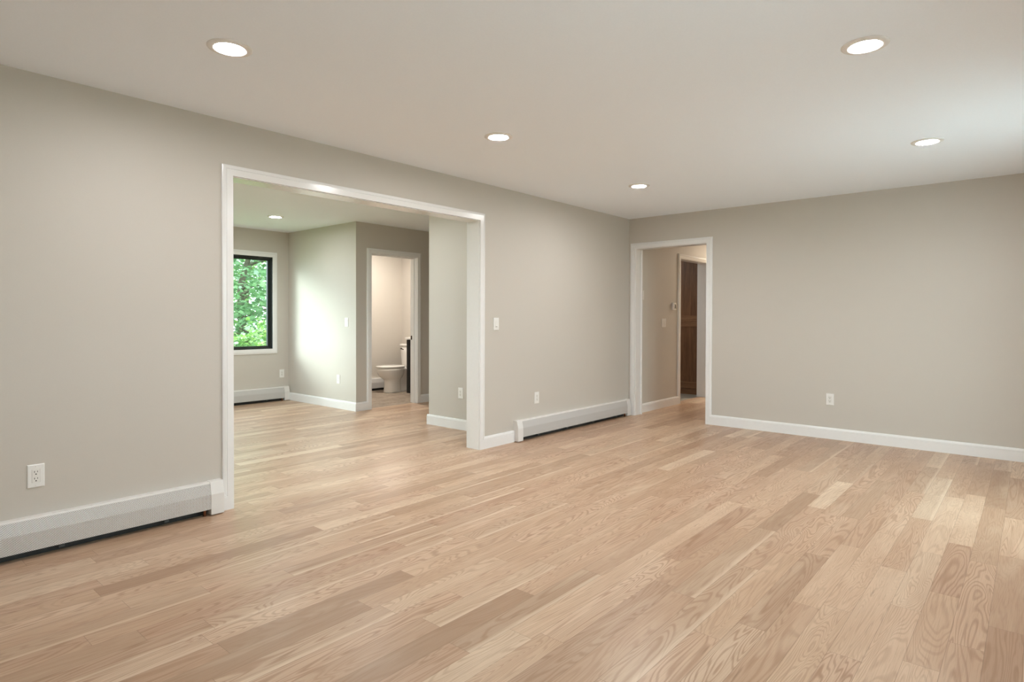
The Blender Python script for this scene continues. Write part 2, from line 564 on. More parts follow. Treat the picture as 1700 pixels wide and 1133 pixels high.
floor_slab('floor', [(-7.22, 4.32, -4.42, 0.06), (-6.42, 0.06, 0.06, 2.825), (-6.42, -2.04, 2.825, YW + 0.14)], M['oak'], 'light oak strip floor of the main room')
floor_slab('floor_bathroom', [(-2.04, 0.06, 2.825, YW + 0.14)], M['tile'], 'grey-brown stone tile floor of the bathroom')
floor_slab('floor_tiled_room', [(0.06, 3.42, 0.06, 2.22)], M['tile_grey'], 'grey tile floor beyond the hall doorway')

# ------------------------------------------------------------------ trim
HB, TT, BEAD = 0.112, 0.018, 0.027            # baseboard height, trim thickness, bead width
CW = 0.067                                    # casing width
PROF = [(0, 0), (0, 0.009), (0.0015, 0.0115), (0.006, 0.0135), (0.012, 0.0155), (0.020, 0.0178), (0.0235, 0.0178), (0.0248, 0.0150), (0.0258, 0.0150), (0.027, TT), (0.027, 0)]


class Frame:
    """wall-face frame: u runs to the right when one looks at the wall, t comes out of it"""

    def __init__(self, origin, U, Nn):
        self.o, self.U, self.N = Vector(origin), Vector(U), Vector(Nn)

    def __call__(self, u, z, t):
        return tuple(self.o + self.U * u + Vector((0, 0, z)) + self.N * t)


def sweep(b, fr, path, prof, d0=None, d1=None, closed=False):
    n = len(path)
    pts = [Vector(p) for p in path]
    rings = []
    for k in range(n):
        if closed:
            din = (pts[k] - pts[k - 1]).normalized(); dout = (pts[(k + 1) % n] - pts[k]).normalized()
        else:
            dout = (pts[k + 1] - pts[k]).normalized() if k < n - 1 else None
            din = (pts[k] - pts[k - 1]).normalized() if k > 0 else None
            if din is None:
                din = Vector(d0) if d0 else dout
            if dout is None:
                dout = Vector(d1) if d1 else din
        n1, n2 = Vector((din.y, -din.x)), Vector((dout.y, -dout.x))
        mdir = (n1 + n2)
        mdir = mdir / (mdir.dot(n1))
        rings.append([fr(*(pts[k] + mdir * s), t) for s, t in prof])
    m_ = len(prof)
    seq = rings + ([rings[0]] if closed else [])
    for a, c in zip(seq[:-1], seq[1:]):
        b.add(a + c, [(i, (i + 1) % m_, m_ + (i + 1) % m_, m_ + i) for i in range(m_)])
    if not closed:
        b.add(rings[0], [tuple(range(m_))])
        b.add(rings[-1], [tuple(range(m_))])


def fbox(b, fr, u0, u1, z0, z1, t0, t1, mi=0):
    v = [fr(u, z, t) for t in (t0, t1) for z in (z0, z1) for u in (u0, u1)]
    b.add(v, [(0, 2, 3, 1), (4, 5, 7, 6), (0, 1, 5, 4), (2, 6, 7, 3), (0, 4, 6, 2), (1, 3, 7, 5)], mi)


def baseboard(name, fr, u0, u1, e0='flat', e1='flat', label=None):
    """e0 / e1: 'flat' end, 'casing' (turns up into a casing), 'out' (outside corner), 'in' (inside corner)"""
    b = MB()
    f0, f1 = u0, u1
    if e0 == 'casing':
        f0 = u0 - BEAD
    if e1 == 'casing':
        f1 = u1 + BEAD
    if e0 == 'out':
        f0 = u0 - TT
    if e1 == 'out':
        f1 = u1 + TT
    fbox(b, fr, f0, f1, 0.0, HB - BEAD, 0.0, TT)
    p0, p1 = (f0 if e0 == 'out' else u0), (f1 if e1 == 'out' else u1)
    sweep(b, fr, [(p0, HB), (p1, HB)], PROF, (0, -1) if e0 == 'casing' else None, (0, 1) if e1 == 'casing' else None)
    return struct(b.build(name, M['trim']), label)


def cased(b, fr, uL, uR, zt, bbL=True, bbR=True):
    CF = CW - BEAD
    fbox(b, fr, uL - CF, uL, 0, zt, 0, TT)
    fbox(b, fr, uR, uR + CF, 0, zt, 0, TT)
    fbox(b, fr, uL - CF, uR + CF, zt, zt + CF, 0, TT)
    sweep(b, fr, [(uL - CW, HB if bbL else 0.0), (uL - CW, zt + CW), (uR + CW, zt + CW), (uR + CW, HB if bbR else 0.0)], PROF,
          (1, 0) if bbL else None, (1, 0) if bbR else None)


def jamb(b, fr, uL, uR, zt, thick, stop=None):
    r, g = 0.005, RJ
    fbox(b, fr, uL - g, uL + r, 0, zt + g, -thick, 0)
    fbox(b, fr, uR - r, uR + g, 0, zt + g, -thick, 0)
    fbox(b, fr, uL + r, uR - r, zt - r, zt + g, -thick, 0)
    if stop:
        s0, s1 = stop
        fbox(b, fr, uL + r, uL + r + 0.011, 0, zt - r, -s1, -s0)
        fbox(b, fr, uR - r - 0.011, uR - r, 0, zt - r, -s1, -s0)
        fbox(b, fr, uL + r + 0.011, uR - r - 0.011, zt - r - 0.011, zt - r, -s1, -s0)


F_left = Frame((0, 0, 0), (1, 0, 0), (0, -1, 0))
F_left_back = Frame((0, 0.14, 0), (-1, 0, 0), (0, 1, 0))
F_far = Frame((0, 0, 0), (0, -1, 0), (-1, 0, 0))
F_far_back = Frame((0.13, 0, 0), (0, 1, 0), (1, 0, 0))
F_hall = Frame((0, -0.04, 0), (1, 0, 0), (0, -1, 0))
F_hall_back = Frame((0, 0.086, 0), (-1, 0, 0), (0, 1, 0))
F_stub = Frame((-2.10, 0, 0), (0, -1, 0), (-1, 0, 0))
F_bath = Frame((0, 2.76, 0), (1, 0, 0), (0, -1, 0))
F_bath_back = Frame((0, 2.88, 0), (-1, 0, 0), (0, 1, 0))
F_win = Frame((0, YW, 0), (1, 0, 0), (0, -1, 0))
F_right = Frame((0, -4.30, 0), (-1, 0, 0), (0, 1, 0))

b = MB()
cased(b, F_left, OXL, OXR, OZ)
cased(b, F_left_back, -OXR, -OXL, OZ, False, False)
jamb(b, F_left, OXL, OXR, OZ, 0.14)
struct(b.build('trim_1', M['trim']), 'white casing and jamb of the wide opening in the long wall')

b = MB()
cased(b, F_far, -DYL, -DYR, DZ, False, True)
cased(b, F_far_back, DYR, DYL - 0.02, DZ, False, False)
jamb(b, F_far, -DYL, -DYR, DZ, 0.13)
struct(b.build('trim_2', M['trim']), 'white casing and jamb of the doorway in the far wall')

b = MB()
cased(b, F_bath, BXL, BXR, BZ)
cased(b, F_bath_back, -BXR, -BXL, BZ, False, False)
jamb(b, F_bath, BXL, BXR, BZ, 0.12, (0.045, 0.083))
t3 = struct(b.build('trim_3', M['trim']), 'white casing and jamb of the bathroom doorway')
b = MB()
b.cbox(BXR - 0.0075, BXR - 0.0045, 2.846, 2.884, 0.893, 0.95, 0.001)
o = b.build('strike_plate', M['bronze'], t3)
o['label'] = 'dark strike plate on the right jamb'

b = MB()
cased(b, F_hall, HXL, HXR, HZ, True, False)
cased(b, F_hall_back, -HXR, -HXL, HZ, False, False)
jamb(b, F_hall, HXL, HXR, HZ, 0.126)
struct(b.build('trim_4', M['trim']), 'white casing and jamb of the doorway inside the hall')

# baseboards
baseboard('baseboard_left', F_left, OXR + CW, -2.217, 'casing', 'flat', 'short white baseboard between wide opening and heater')
baseboard('baseboard_left_corner', F_left, -5.027, OXL - CW, 'flat', 'casing', 'tiny white baseboard piece left of the wide opening')
baseboard('baseboard_far', F_far, -DYR + CW, 4.30, 'casing', 'flat', 'long white baseboard under the far wall')
baseboard('baseboard_hall', F_hall, 0.13, HXL - CW, 'flat', 'casing', 'white baseboard in the hall beyond the far doorway')
baseboard('baseboard_hall_inner', F_hall, HXR + CW, 4.2, 'casing', 'flat')
baseboard('baseboard_stub', F_stub, -1.36, -0.158, 'out', 'flat', 'white baseboard on the short wall inside the wide opening')
baseboard('baseboard_passage', Frame((0, 1.36, 0), (-1, 0, 0), (0, 1, 0)), 0.0, 2.10, 'flat', 'flat')
baseboard('baseboard_side_room', F_stub, -YW, -2.76, 'flat', 'out', 'white baseboard under the daylit side room wall')
baseboard('baseboard_bathroom_outer', F_bath, -2.10, BXL - CW, 'flat', 'casing', 'short white baseboard left of the bathroom doorway')
baseboard('baseboard_bathroom_right', F_bath, BXR + CW, 0.0, 'casing', 'flat', 'white baseboard right of the bathroom doorway')
baseboard('baseboard_right', F_right, 0.0, -SDX1, 'flat', 'flat')
baseboard('baseboard_right_near', F_right, -SDX0, 7.1, 'flat', 'flat')

# ------------------------------------------------------------------ side room window
w1 = bpy.data.objects.new('window_1', None)
col.objects.link(w1)
w1.location = (0, 0, 0)
struct(w1, 'black framed picture window looking onto green leaves')
b = MB()
WC = 0.070
for (u0, u1, z0, z1) in ((WXL - WC + BEAD, WXL, WZ0 - WC + BEAD, WZ1 + WC - BEAD), (WXR, WXR + WC - BEAD, WZ0 - WC + BEAD, WZ1 + WC - BEAD),
                         (WXL, WXR, WZ1, WZ1 + WC - BEAD), (WXL, WXR, WZ0 - WC + BEAD, WZ0)):
    fbox(b, F_win, u0, u1, z0, z1, 0, TT)
sweep(b, F_win, [(WXL - WC, WZ0 - WC), (WXL - WC, WZ1 + WC), (WXR + WC, WZ1 + WC), (WXR + WC, WZ0 - WC)], PROF, closed=True)
o = b.build('window_casing', M['trim'], w1)
o['label'] = 'white picture-frame casing'


def ring_box(b, x0, x1, z0, z1, w, y0, y1):
    b.box(x0, x0 + w, y0, y1, z0, z1)
    b.box(x1 - w, x1, y0, y1, z0, z1)
    b.box(x0 + w, x1 - w, y0, y1, z0, z0 + w)
    b.box(x0 + w, x1 - w, y0, y1, z1 - w, z1)


b = MB()
ring_box(b, WXL, WXR, WZ0, WZ1, 0.012, YW - 0.004, YW + 0.12)
ring_box(b, WXL + 0.012, WXR - 0.012, WZ0 + 0.012, WZ1 - 0.012, 0.012, YW + 0.016, YW + 0.12)
b.build('window_frame', M['black_frame'], w1)
b = MB()
ring_box(b, WXL + 0.024, WXR - 0.024, WZ0 + 0.018, WZ1 - 0.024, 0.014, YW + 0.034, YW + 0.085)
ring_box(b, WXL + 0.038, WXR - 0.038, WZ0 + 0.032, WZ1 - 0.038, 0.010, YW + 0.045, YW + 0.085)
b.build('window_sash', M['black_frame'], w1)
MB().box(WXL + 0.047, WXR - 0.047, YW + 0.058, YW + 0.064, WZ0 + 0.041, WZ1 - 0.047).build('window_pane', M['glass'], w1)

w3 = bpy.data.objects.new('added_window_3', None)  # unseen, added to bring cool daylight onto the short wall
col.objects.link(w3)
struct(w3, 'added black framed window lighting the side room, unseen behind the long wall')
b = MB()
ym = (LWY0 + LWY1) / 2
for a, c in ((LWY0, LWY0 + 0.05), (ym - 0.03, ym + 0.03), (LWY1 - 0.05, LWY1)):
    b.box(-6.40, -6.31, a, c, WZ0, WZ1)
for a, c in ((LWY0 + 0.05, ym - 0.03), (ym + 0.03, LWY1 - 0.05)):
    b.box(-6.40, -6.31, a, c, WZ0, WZ0 + 0.05)
    b.box(-6.40, -6.31, a, c, WZ1 - 0.05, WZ1)
b.build('window_frame', M['black_frame'], w3)
for a, c in ((LWY0 + 0.05, ym - 0.03), (ym + 0.03, LWY1 - 0.05)):
    MB().box(-6.365, -6.359, a, c, WZ0 + 0.05, WZ1 - 0.05).build('window_pane', M['glass'], w3)

# glazed door in the right wall (beyond the right edge of the photograph, its daylight falls on the floor)
d1 = bpy.data.objects.new('door_1', None)
col.objects.link(d1)
struct(d1, 'glazed sliding door in the right wall')
b = MB()
b.box(SDX0, SDX0 + 0.05, -4.41, -4.31, 0, SDZ)
b.box(SDX1 - 0.05, SDX1, -4.41, -4.31, 0, SDZ)
b.box(SDX0 + 0.05, SDX1 - 0.05, -4.41, -4.31, SDZ - 0.05, SDZ)
b.box(SDX0 + 0.05, SDX1 - 0.05, -4.41, -4.31, 0, 0.03)
b.build('door_frame', M['trim'], d1)
xm = (SDX0 + SDX1) / 2
for k, (a, c, y0) in enumerate(((SDX0 + 0.05, xm + 0.03, -4.35), (xm - 0.03, SDX1 - 0.05, -4.395))):
    b = MB()
    ring_box(b, a, c, 0.03, SDZ - 0.05, 0.06, y0, y0 + 0.035)
    f = b.build('door_panel', M['trim'], d1)
    MB().box(a + 0.06, c - 0.06, y0 + 0.015, y0 + 0.021, 0.09, SDZ - 0.11).build('door_pane', M['glass'], f)

w2 = bpy.data.objects.new('added_window_2', None)  # unseen, added to bring more daylight onto the ceiling
col.objects.link(w2)
struct(w2, 'added unseen window in the right wall beside the camera, for daylight')
b = MB()
ring_box(b, RWX0, RWX1, RWZ0, RWZ1, 0.05, -4.41, -4.31)
b.box((RWX0 + RWX1) / 2 - 0.03, (RWX0 + RWX1) / 2 + 0.03, -4.40, -4.32, RWZ0 + 0.05, RWZ1 - 0.05)
b.build('window_frame', M['trim'], w2)
for a, c in ((RWX0 + 0.05, (RWX0 + RWX1) / 2 - 0.03), ((RWX0 + RWX1) / 2 + 0.03, RWX1 - 0.05)):
    MB().box(a, c, -4.365, -4.359, RWZ0 + 0.05, RWZ1 - 0.05).build('window_pane', M['glass'], w2)

# ------------------------------------------------------------------ baseboard heaters (local x along the wall, back at y = 0, front towards -y)
def heater(label, loc, length, capL=True, capR=True, group='baseboard heaters along the walls'):
    t = thing('baseboard_heater', label, 'heater', loc, 0, group)
    CAP = 0.077
    a = CAP if capL else 0.0
    c = length - (CAP if capR else 0.0)
    X = lambda s, z, u: (u, -s, z)
    # white top lip and sloping, perforated front
    b = MB()
    b.prism([(0.0, 0.202), (0.0405, 0.202), (0.0430, 0.1985), (0.0445, 0.190), (0.0435, 0.190), (0.042, 0.197), (0.0395, 0.2005), (0.0, 0.2005)], X, a, c)
    b.build('top_lip', M['heater'], t)
    b = MB()
    b.prism([(0.0440, 0.193), (0.0600, 0.130), (0.0600, 0.041), (0.0585, 0.041), (0.0585, 0.1298), (0.0425, 0.193)], X, a, c)
    b.build('front_panel', M['perforated'], t)
    MB().box(a, c, -0.004, 0.0, 0.0, 0.2003).build('back_plate', M['dark_metal'], t)
    b = MB()
    n = int((c - a) / 0.05)
    for k in range(n):
        xk = a + 0.03 + k * (c - a - 0.06) / max(n - 1, 1)
        b.box(xk - 0.001, xk + 0.001, -0.046, -0.008, 0.052, 0.105)
    b.box(a + 0.02, c - 0.02, -0.045, -0.009, 0.046, 0.050)
    b.build('fin_element', M['fin'], t)
    b = MB()
    b.tube([(0.02, -0.028, 0.078), (length - 0.02, -0.028, 0.078)], [0.011, 0.011], 10)
    if capR:
        b.tube([(c - 0.028, -0.036, -0.0), (c - 0.028, -0.036, 0.06)], [0.009, 0.009], 10)
    b.build('copper_pipe', M['copper'], t)
    nb = max(2, int(length / 0.45))
    for k in range(nb):
        xk = a + (k + 0.5) * (c - a) / nb
        MB().box(xk - 0.012, xk + 0.012, -0.056, -0.006, 0.024, 0.036).build('hanger_bracket', M['fin'], t)
    poly = [(0.0, 0.205), (0.044, 0.205), (0.046, 0.2025), (0.0628, 0.1305), (0.0630, 0.128), (0.0630, 0.007), (0.0, 0.007)]
    for on, u0, u1 in ((capL, 0.0, CAP), (capR, length - CAP, length)):
        if on:
            MB().prism(poly, X, u0, u1).build('end_cap', M['heater'], t)
    return t


heater('long white perforated baseboard heater left of the wide opening', (-7.09, 0.0, 0.0), 7.09 - 5.027, False, True)
heater('white perforated baseboard heater between wide opening and far doorway', (-2.215, 0.0, 0.0), 2.215 - 0.050)
heater('white baseboard heater under the black framed window', (-4.35, YW, 0.0), 4.35 - 2.120, True, True)
heater('white baseboard heater behind the toilet', (-1.95, YW, 0.0), 1.93, False, False)

# ------------------------------------------------------------------ recessed ceiling lights
def ceiling_light(label, xy):
    t = thing('ceiling_light', label, 'ceiling light', (xy[0], xy[1], H), 0, 'round recessed ceiling lights')
    b = MB()
    b.lathe([(0.0965, 0.0), (0.0965, -0.002), (0.0945, -0.0042), (0.088, -0.0065), (0.076, -0.0085), (0.069, -0.0085), (0.0645, -0.0060), (0.0630, -0.001), (0.0630, 0.0)], (0, 0, 0), 64)
    b.build('trim_ring', M['ring'], t)
    b = MB()
    n = 48
    b.loft([[(r * math.cos(2 * math.pi * k / n), r * math.sin(2 * math.pi * k / n), h) for k in range(n)] for r, h in ((0.0625, -0.0010), (0.0625, -0.0035), (0.048, -0.0042), (0.020, -0.0045))], 0, True)
    b.build('lens', M['lens'], t)
    return t


L0 = ceiling_light('round ceiling light at upper left of the photo, above the heater', (-5.427, -1.037))
for lab, xy in (('round ceiling light near the top right corner of the photo', (-3.584, -3.247)),
                ('round ceiling light in front of the wide opening, second of the left row', (-3.623, -1.066)),
                ('small looking ceiling light closest to the far doorway', (-1.641, -1.040)),
                ('round ceiling light at the right edge, nearest the far wall', (-1.620, -3.263))):
    dup(L0, (xy[0], xy[1], H), 0, lab)
for lab, xy in (('small ceiling light seen through the wide opening, near the window', (-2.943, 3.221)),
                ('added ceiling light of the side room, unseen behind the opening header', (-2.943, 1.25)),  # this and the next two are unseen, added to brighten the side room
                ('added ceiling light of the side room, unseen left of the window', (-4.90, 3.22)),
                ('added ceiling light of the side room, unseen behind the long wall', (-4.90, 1.25))):
    dup(L0, (xy[0], xy[1], H), 0, lab, 'side room ceiling lights', {'lens': M['lens_room']})
dup(L0, (-0.95, 3.55, H), 0, 'warm ceiling light of the bathroom, out of sight', 'warm ceiling lights of the small rooms', {'lens': M['lens_bath']})
dup(L0, (1.35, 1.05, H), 0, 'added ceiling light of the tiled room, out of sight', 'warm ceiling lights of the small rooms', {'lens': M['lens_room']})  # added to brighten the tall cabinet
dup(L0, (3.2, -0.60, H), 0, 'warm ceiling light of the hall, out of sight', 'warm ceiling lights of the small rooms', {'lens': M['lens_hall']})

# ------------------------------------------------------------------ outlets and switches (built on a wall at y = 0 facing -y, base at the plate centre)
def outlet(label, loc, rotz):
    t = thing('wall_outlet', label, 'outlet', loc, rotz, 'white duplex wall outlets')
    pw, ph, iw, ih = 0.0715, 0.1165, 0.0345, 0.0675
    b = MB()
    # bevelled plate with a real cut-out for the receptacle
    out0 = [(-pw / 2, -ph / 2), (pw / 2, -ph / 2), (pw / 2, ph / 2), (-pw / 2, ph / 2)]
    q = 0.003
    out1 = [(x - math.copysign(q, x), z - math.copysign(q, z)) for x, z in out0]
    inn = [(math.copysign(iw / 2, x), math.copysign(ih / 2, z)) for x, z in out0]
    R = lambda pts, y: [(x, y, z) for x, z in pts]
    b.loft([R(out0, 0.0), R(out0, -0.0035), R(out1, -0.006), R(inn, -0.006), R(inn, -0.001)], 0, False, True, False)
    b.build('cover_plate', M['plastic'], t)
    b = MB()
    g = 0.0006
    b.cbox(-iw / 2 + g, iw / 2 - g, -0.0066, -0.001, -ih / 2 + g, ih / 2 - g, 0.0008, 0)
    for zc in (0.0175, -0.0165):
        b.box(-0.0078, -0.0052, -0.00672, -0.006, zc - 0.0005, zc + 0.0085, 1)
        b.box(0.0050, 0.0074, -0.00672, -0.006, zc + 0.0005, zc + 0.0080, 1)
        n = 14
        ring = lambda y: [(0.0032 * math.cos(2 * math.pi * k / n) - 0.0002, y, zc - 0.0082 + 0.0032 * math.sin(2 * math.pi * k / n)) for k in range(n)]
        b.loft([ring(-0.006), ring(-0.00672)], 1, False)
    b.build('receptacle', [M['insert'], M['slot']], t)
    for zc in (0.0483, -0.0483):
        b = MB()
        b.lathe([(0.0, -0.0071), (0.0022, -0.0069), (0.0032, -0.006)], (0, 0, zc), 14, 'y')
        b.box(-0.0025, 0.0025, -0.00725, -0.007, zc - 0.0004, zc + 0.0004, 0)
        b.build('screw', M['insert'], t)
    return t


O0 = outlet('large looking white outlet on the long wall above the near heater', (-5.944, 0.0, 0.4005), 0)
dup(O0, (-1.852, 0.0, 0.395), 0, 'white outlet above the heater between wide opening and far doorway')
dup(O0, (0.0, -2.291, 0.3965), -math.pi / 2, 'white outlet on the bare far wall, right of the doorway')
dup(O0, (-2.208, YW, 0.391), 0, 'white outlet beside the black framed window, above its heater')
dup(O0, (-2.10, 3.154, 0.387), -math.pi / 2, 'white outlet low on the daylit side room wall, under the switch')
dup(O0, (-2.10, 0.846, 0.3925), -math.pi / 2, 'white outlet on the short wall inside the wide opening')


def switch(label, loc, rotz, gangs=1, slider=False):
    t = thing('light_switch', label, 'light switch', loc, rotz, 'white wall switches')
    pw, ph, iw, ih = 0.0715 + 0.046 * (gangs - 1), 0.1165, 0.0335, 0.0670
    MB().cbox(-pw / 2, pw / 2, -0.006, 0.0005, -ph / 2, ph / 2, 0.0022).build('cover_plate', M['plastic'], t)
    for g in range(gangs):
        xc = (g - (gangs - 1) / 2) * 0.046
        b = MB()
        # rocker paddle, slightly tilted
        y0, y1 = (-0.0072, -0.0092)
        b.add([(xc - iw / 2, -0.005, -ih / 2), (xc + iw / 2, -0.005, -ih / 2), (xc + iw / 2, -0.005, ih / 2), (xc - iw / 2, -0.005, ih / 2),
               (xc - iw / 2 + 0.001, y1, -ih / 2 + 0.001), (xc + iw / 2 - 0.001, y1, -ih / 2 + 0.001), (xc + iw / 2 - 0.001, y0, ih / 2 - 0.001), (xc - iw / 2 + 0.001, y0, ih / 2 - 0.001)],
              [(0, 1, 5, 4), (1, 2, 6, 5), (2, 3, 7, 6), (3, 0, 4, 7), (4, 5, 6, 7), (3, 2, 1, 0)])
        b.build('rocker', M['insert'], t)
        if slider:
            o = MB().cbox(xc - 0.009, xc + 0.009, -0.0118, -0.008, -0.0285, -0.0225, 0.001).build('dimmer_bar', M['grey_plastic'], t)
            o['label'] = 'small grey bar'
    return t


S0 = switch('white dimmer switch just right of the wide opening', (-2.471, 0.0, 1.150), 0, 1, True)
switch('white single switch on the daylit side room wall', (-2.10, 2.965, 1.145), -math.pi / 2)
switch('white double rocker switch in the hall below the thermostat', (0.86, -0.04, 1.145), 0, 2)

# thermostat in the hall
t = thing('thermostat', 'small white thermostat with dark display in the hall', 'thermostat', (1.145, -0.04, 1.372))
b = MB()
b.cbox(-0.046, 0.046, -0.026, 0.0, -0.050, 0.050, 0.004)
b.build('housing', M['plastic'], t)
b = MB()
b.cbox(-0.004, 0.036, -0.0275, -0.024, -0.030, 0.030, 0.001)
b.build('display', M['screen'], t)
MB().box(-0.050, 0.050, -0.003, 0.0005, -0.054, 0.054).build('back_plate', M['grey_plastic'], t)
# glossy box half hidden by the far doorway jamb
t = thing('wall_box', 'small glossy white wall box half hidden behind the far doorway jamb', 'wall box', (0.236, -0.04, 1.503))
b = MB()
b.cbox(-0.045, 0.045, -0.022, 0.0, -0.062, 0.062, 0.006)
b.build('housing', M['porcelain'], t)
b = MB()
b.cbox(0.004, 0.034, -0.0245, -0.021, 0.012, 0.050, 0.0015)
b.build('button_panel', M['porcelain'], t)
b = MB()
b.cbox(0.004, 0.034, -0.0245, -0.021, -0.052, -0.030, 0.0015)
b.build('button', M['porcelain'], t)

# ------------------------------------------------------------------ toilet (local: back against the wall at x = 0, front towards +x)
def ell(cx, af, ab, bw, z, n=40, pw=2.2):
    ring = []
    for k in range(n):
        a = 2 * math.pi * k / n
        c, s = math.cos(a), math.sin(a)
        x = abs(c) ** (2 / pw) * (af if c > 0 else ab) * (1 if c > 0 else -1)
        y = abs(s) ** (2 / pw) * bw * (1 if s > 0 else -1)
        ring.append((cx + x, y, z))
    return ring


def rrect(x0, x1, hw, z, r, n=6):
    ring = []
    for (cx, cy_, a0) in ((x1 - r, hw - r, 0), (x0 + r, hw - r, 90), (x0 + r, -hw + r, 180), (x1 - r, -hw + r, 270)):
        for k in range(n + 1):
            a = math.radians(a0 + 90 * k / n)
            ring.append((cx + r * math.cos(a), cy_ + r * math.sin(a), z))
    return ring


toilet = thing('toilet', 'white two-piece toilet seen side on through the bathroom doorway', 'toilet', (-0.012, 4.03, 0.0), math.pi)
b = MB()
b.loft([ell(0.505, 0.160, 0.155, 0.118, 0.0), ell(0.505, 0.154, 0.148, 0.114, 0.02), ell(0.505, 0.143, 0.140, 0.108, 0.09), ell(0.507, 0.139, 0.138, 0.106, 0.155),
        ell(0.510, 0.142, 0.140, 0.109, 0.198), ell(0.515, 0.158, 0.152, 0.124, 0.220), ell(0.520, 0.190, 0.178, 0.148, 0.248), ell(0.526, 0.222, 0.200, 0.168, 0.285), ell(0.531, 0.240, 0.212, 0.179, 0.325),
        ell(0.533, 0.248, 0.216, 0.184, 0.365), ell(0.533, 0.249, 0.217, 0.185, 0.383), ell(0.533, 0.241, 0.211, 0.179, 0.389)])
b.loft([rrect(0.09, 0.42, 0.105, 0.0, 0.04), rrect(0.09, 0.42, 0.098, 0.022, 0.04), rrect(0.13, 0.42, 0.066, 0.06, 0.04), rrect(0.14, 0.42, 0.060, 0.16, 0.04),
        rrect(0.12, 0.44, 0.068, 0.24, 0.05), rrect(0.07, 0.45, 0.092, 0.31, 0.06), rrect(0.03, 0.45, 0.118, 0.36, 0.06), rrect(0.02, 0.45, 0.122, 0.385, 0.06)])
b.build('bowl', M['porcelain'], toilet)
b = MB()
b.loft([ell(0.533, 0.250, 0.222, 0.184, 0.394), ell(0.533, 0.252, 0.224, 0.186, 0.400), ell(0.533, 0.250, 0.222, 0.184, 0.407)])
b.build('seat', M['porcelain'], toilet)
b = MB()
b.loft([ell(0.533, 0.253, 0.228, 0.187, 0.411), ell(0.533, 0.256, 0.230, 0.190, 0.416), ell(0.533, 0.254, 0.228, 0.188, 0.424), ell(0.533, 0.235, 0.212, 0.170, 0.431), ell(0.533, 0.14, 0.13, 0.10, 0.436)])
b.build('lid', M['porcelain'], toilet)
b = MB()
b.loft([rrect(0.018, 0.185, 0.172, 0.388, 0.03), rrect(0.012, 0.190, 0.180, 0.43, 0.035), rrect(0.006, 0.198, 0.193, 0.60, 0.04), rrect(0.004, 0.202, 0.198, 0.726, 0.04)])
tank = b.build('tank', M['porcelain'], toilet)
b = MB()
b.loft([rrect(0.0, 0.208, 0.204, 0.727, 0.04), rrect(-0.004, 0.214, 0.209, 0.736, 0.045), rrect(-0.004, 0.214, 0.209, 0.752, 0.045), rrect(0.0, 0.210, 0.205, 0.762, 0.042), rrect(0.03, 0.18, 0.178, 0.766, 0.03)])
b.build('tank_lid', M['porcelain'], toilet)
b = MB()
b.lathe([(0.0, 0.026), (0.011, 0.024), (0.013, 0.018), (0.013, 0.0)], (0.198, -0.145, 0.688), 18, 'x')
b.tube([(0.221, -0.145, 0.688), (0.226, -0.11, 0.684), (0.226, -0.072, 0.678)], [0.0075, 0.007, 0.0085], 10)
o = b.build('flush_lever', M['bronze'], toilet)
o['label'] = 'dark bronze flush lever'
for s in (-1, 1):
    b = MB()
    b.lathe([(0.0, 0.024), (0.007, 0.023), (0.012, 0.015), (0.013, 0.0)], (0.235, s * 0.088, 0.0225), 16)
    b.build('bolt_cap', M['porcelain'], toilet)
    b = MB()
    b.lathe([(0.0, 0.016), (0.010, 0.014), (0.013, 0.0)], (0.300, s * 0.075, 0.388), 14)
    b.build('seat_hinge', M['porcelain'], toilet)

# ------------------------------------------------------------------ vanity (front towards -x)
van = thing('vanity_cabinet', 'black vanity cabinet with white top right of the toilet', 'vanity', (-0.02, 3.27, 0.0))
VD, VW = 0.560, 0.330                          # depth, half width
MB().box(-VD + 0.02, 0.0, -VW, VW, 0.024, 0.865).build('body', M['black_wood'], van)
for s in (-1, 1):
    b = MB()
    y0, y1 = (0.004, VW - 0.001) if s > 0 else (-VW + 0.001, -0.004)
    b.box(-VD + 0.006, -VD + 0.019, y0, y1, 0.028, 0.860)
    w = 0.055
    for a, c, z0, z1 in ((y0, y0 + w, 0.028, 0.86), (y1 - w, y1, 0.028, 0.86), (y0 + w, y1 - w, 0.028, 0.028 + w), (y0 + w, y1 - w, 0.86 - w, 0.86)):
        b.box(-VD, -VD + 0.006, a, c, z0, z1)
    d = b.build('door', M['black_wood'], van)
    MB().cbox(-VD - 0.025, -VD - 0.0005, s * 0.03 - 0.006, s * 0.03 + 0.006, 0.62, 0.76, 0.003).build('handle', M['bronze'], d)
MB().cbox(-VD - 0.018, 0.004, -VW - 0.018, VW + 0.018, 0.865, 0.896, 0.003).build('countertop', M['stone_top'], van)
for sx in (-VD + 0.05, -0.05):
    for sy in (-VW + 0.05, VW - 0.05):
        b = MB()
        b.lathe([(0.0, 0.0), (0.020, 0.0), (0.018, 0.006), (0.007, 0.009), (0.007, 0.024)], (sx, sy, 0.0), 16)
        b.build('foot', M['dark_metal'], van)

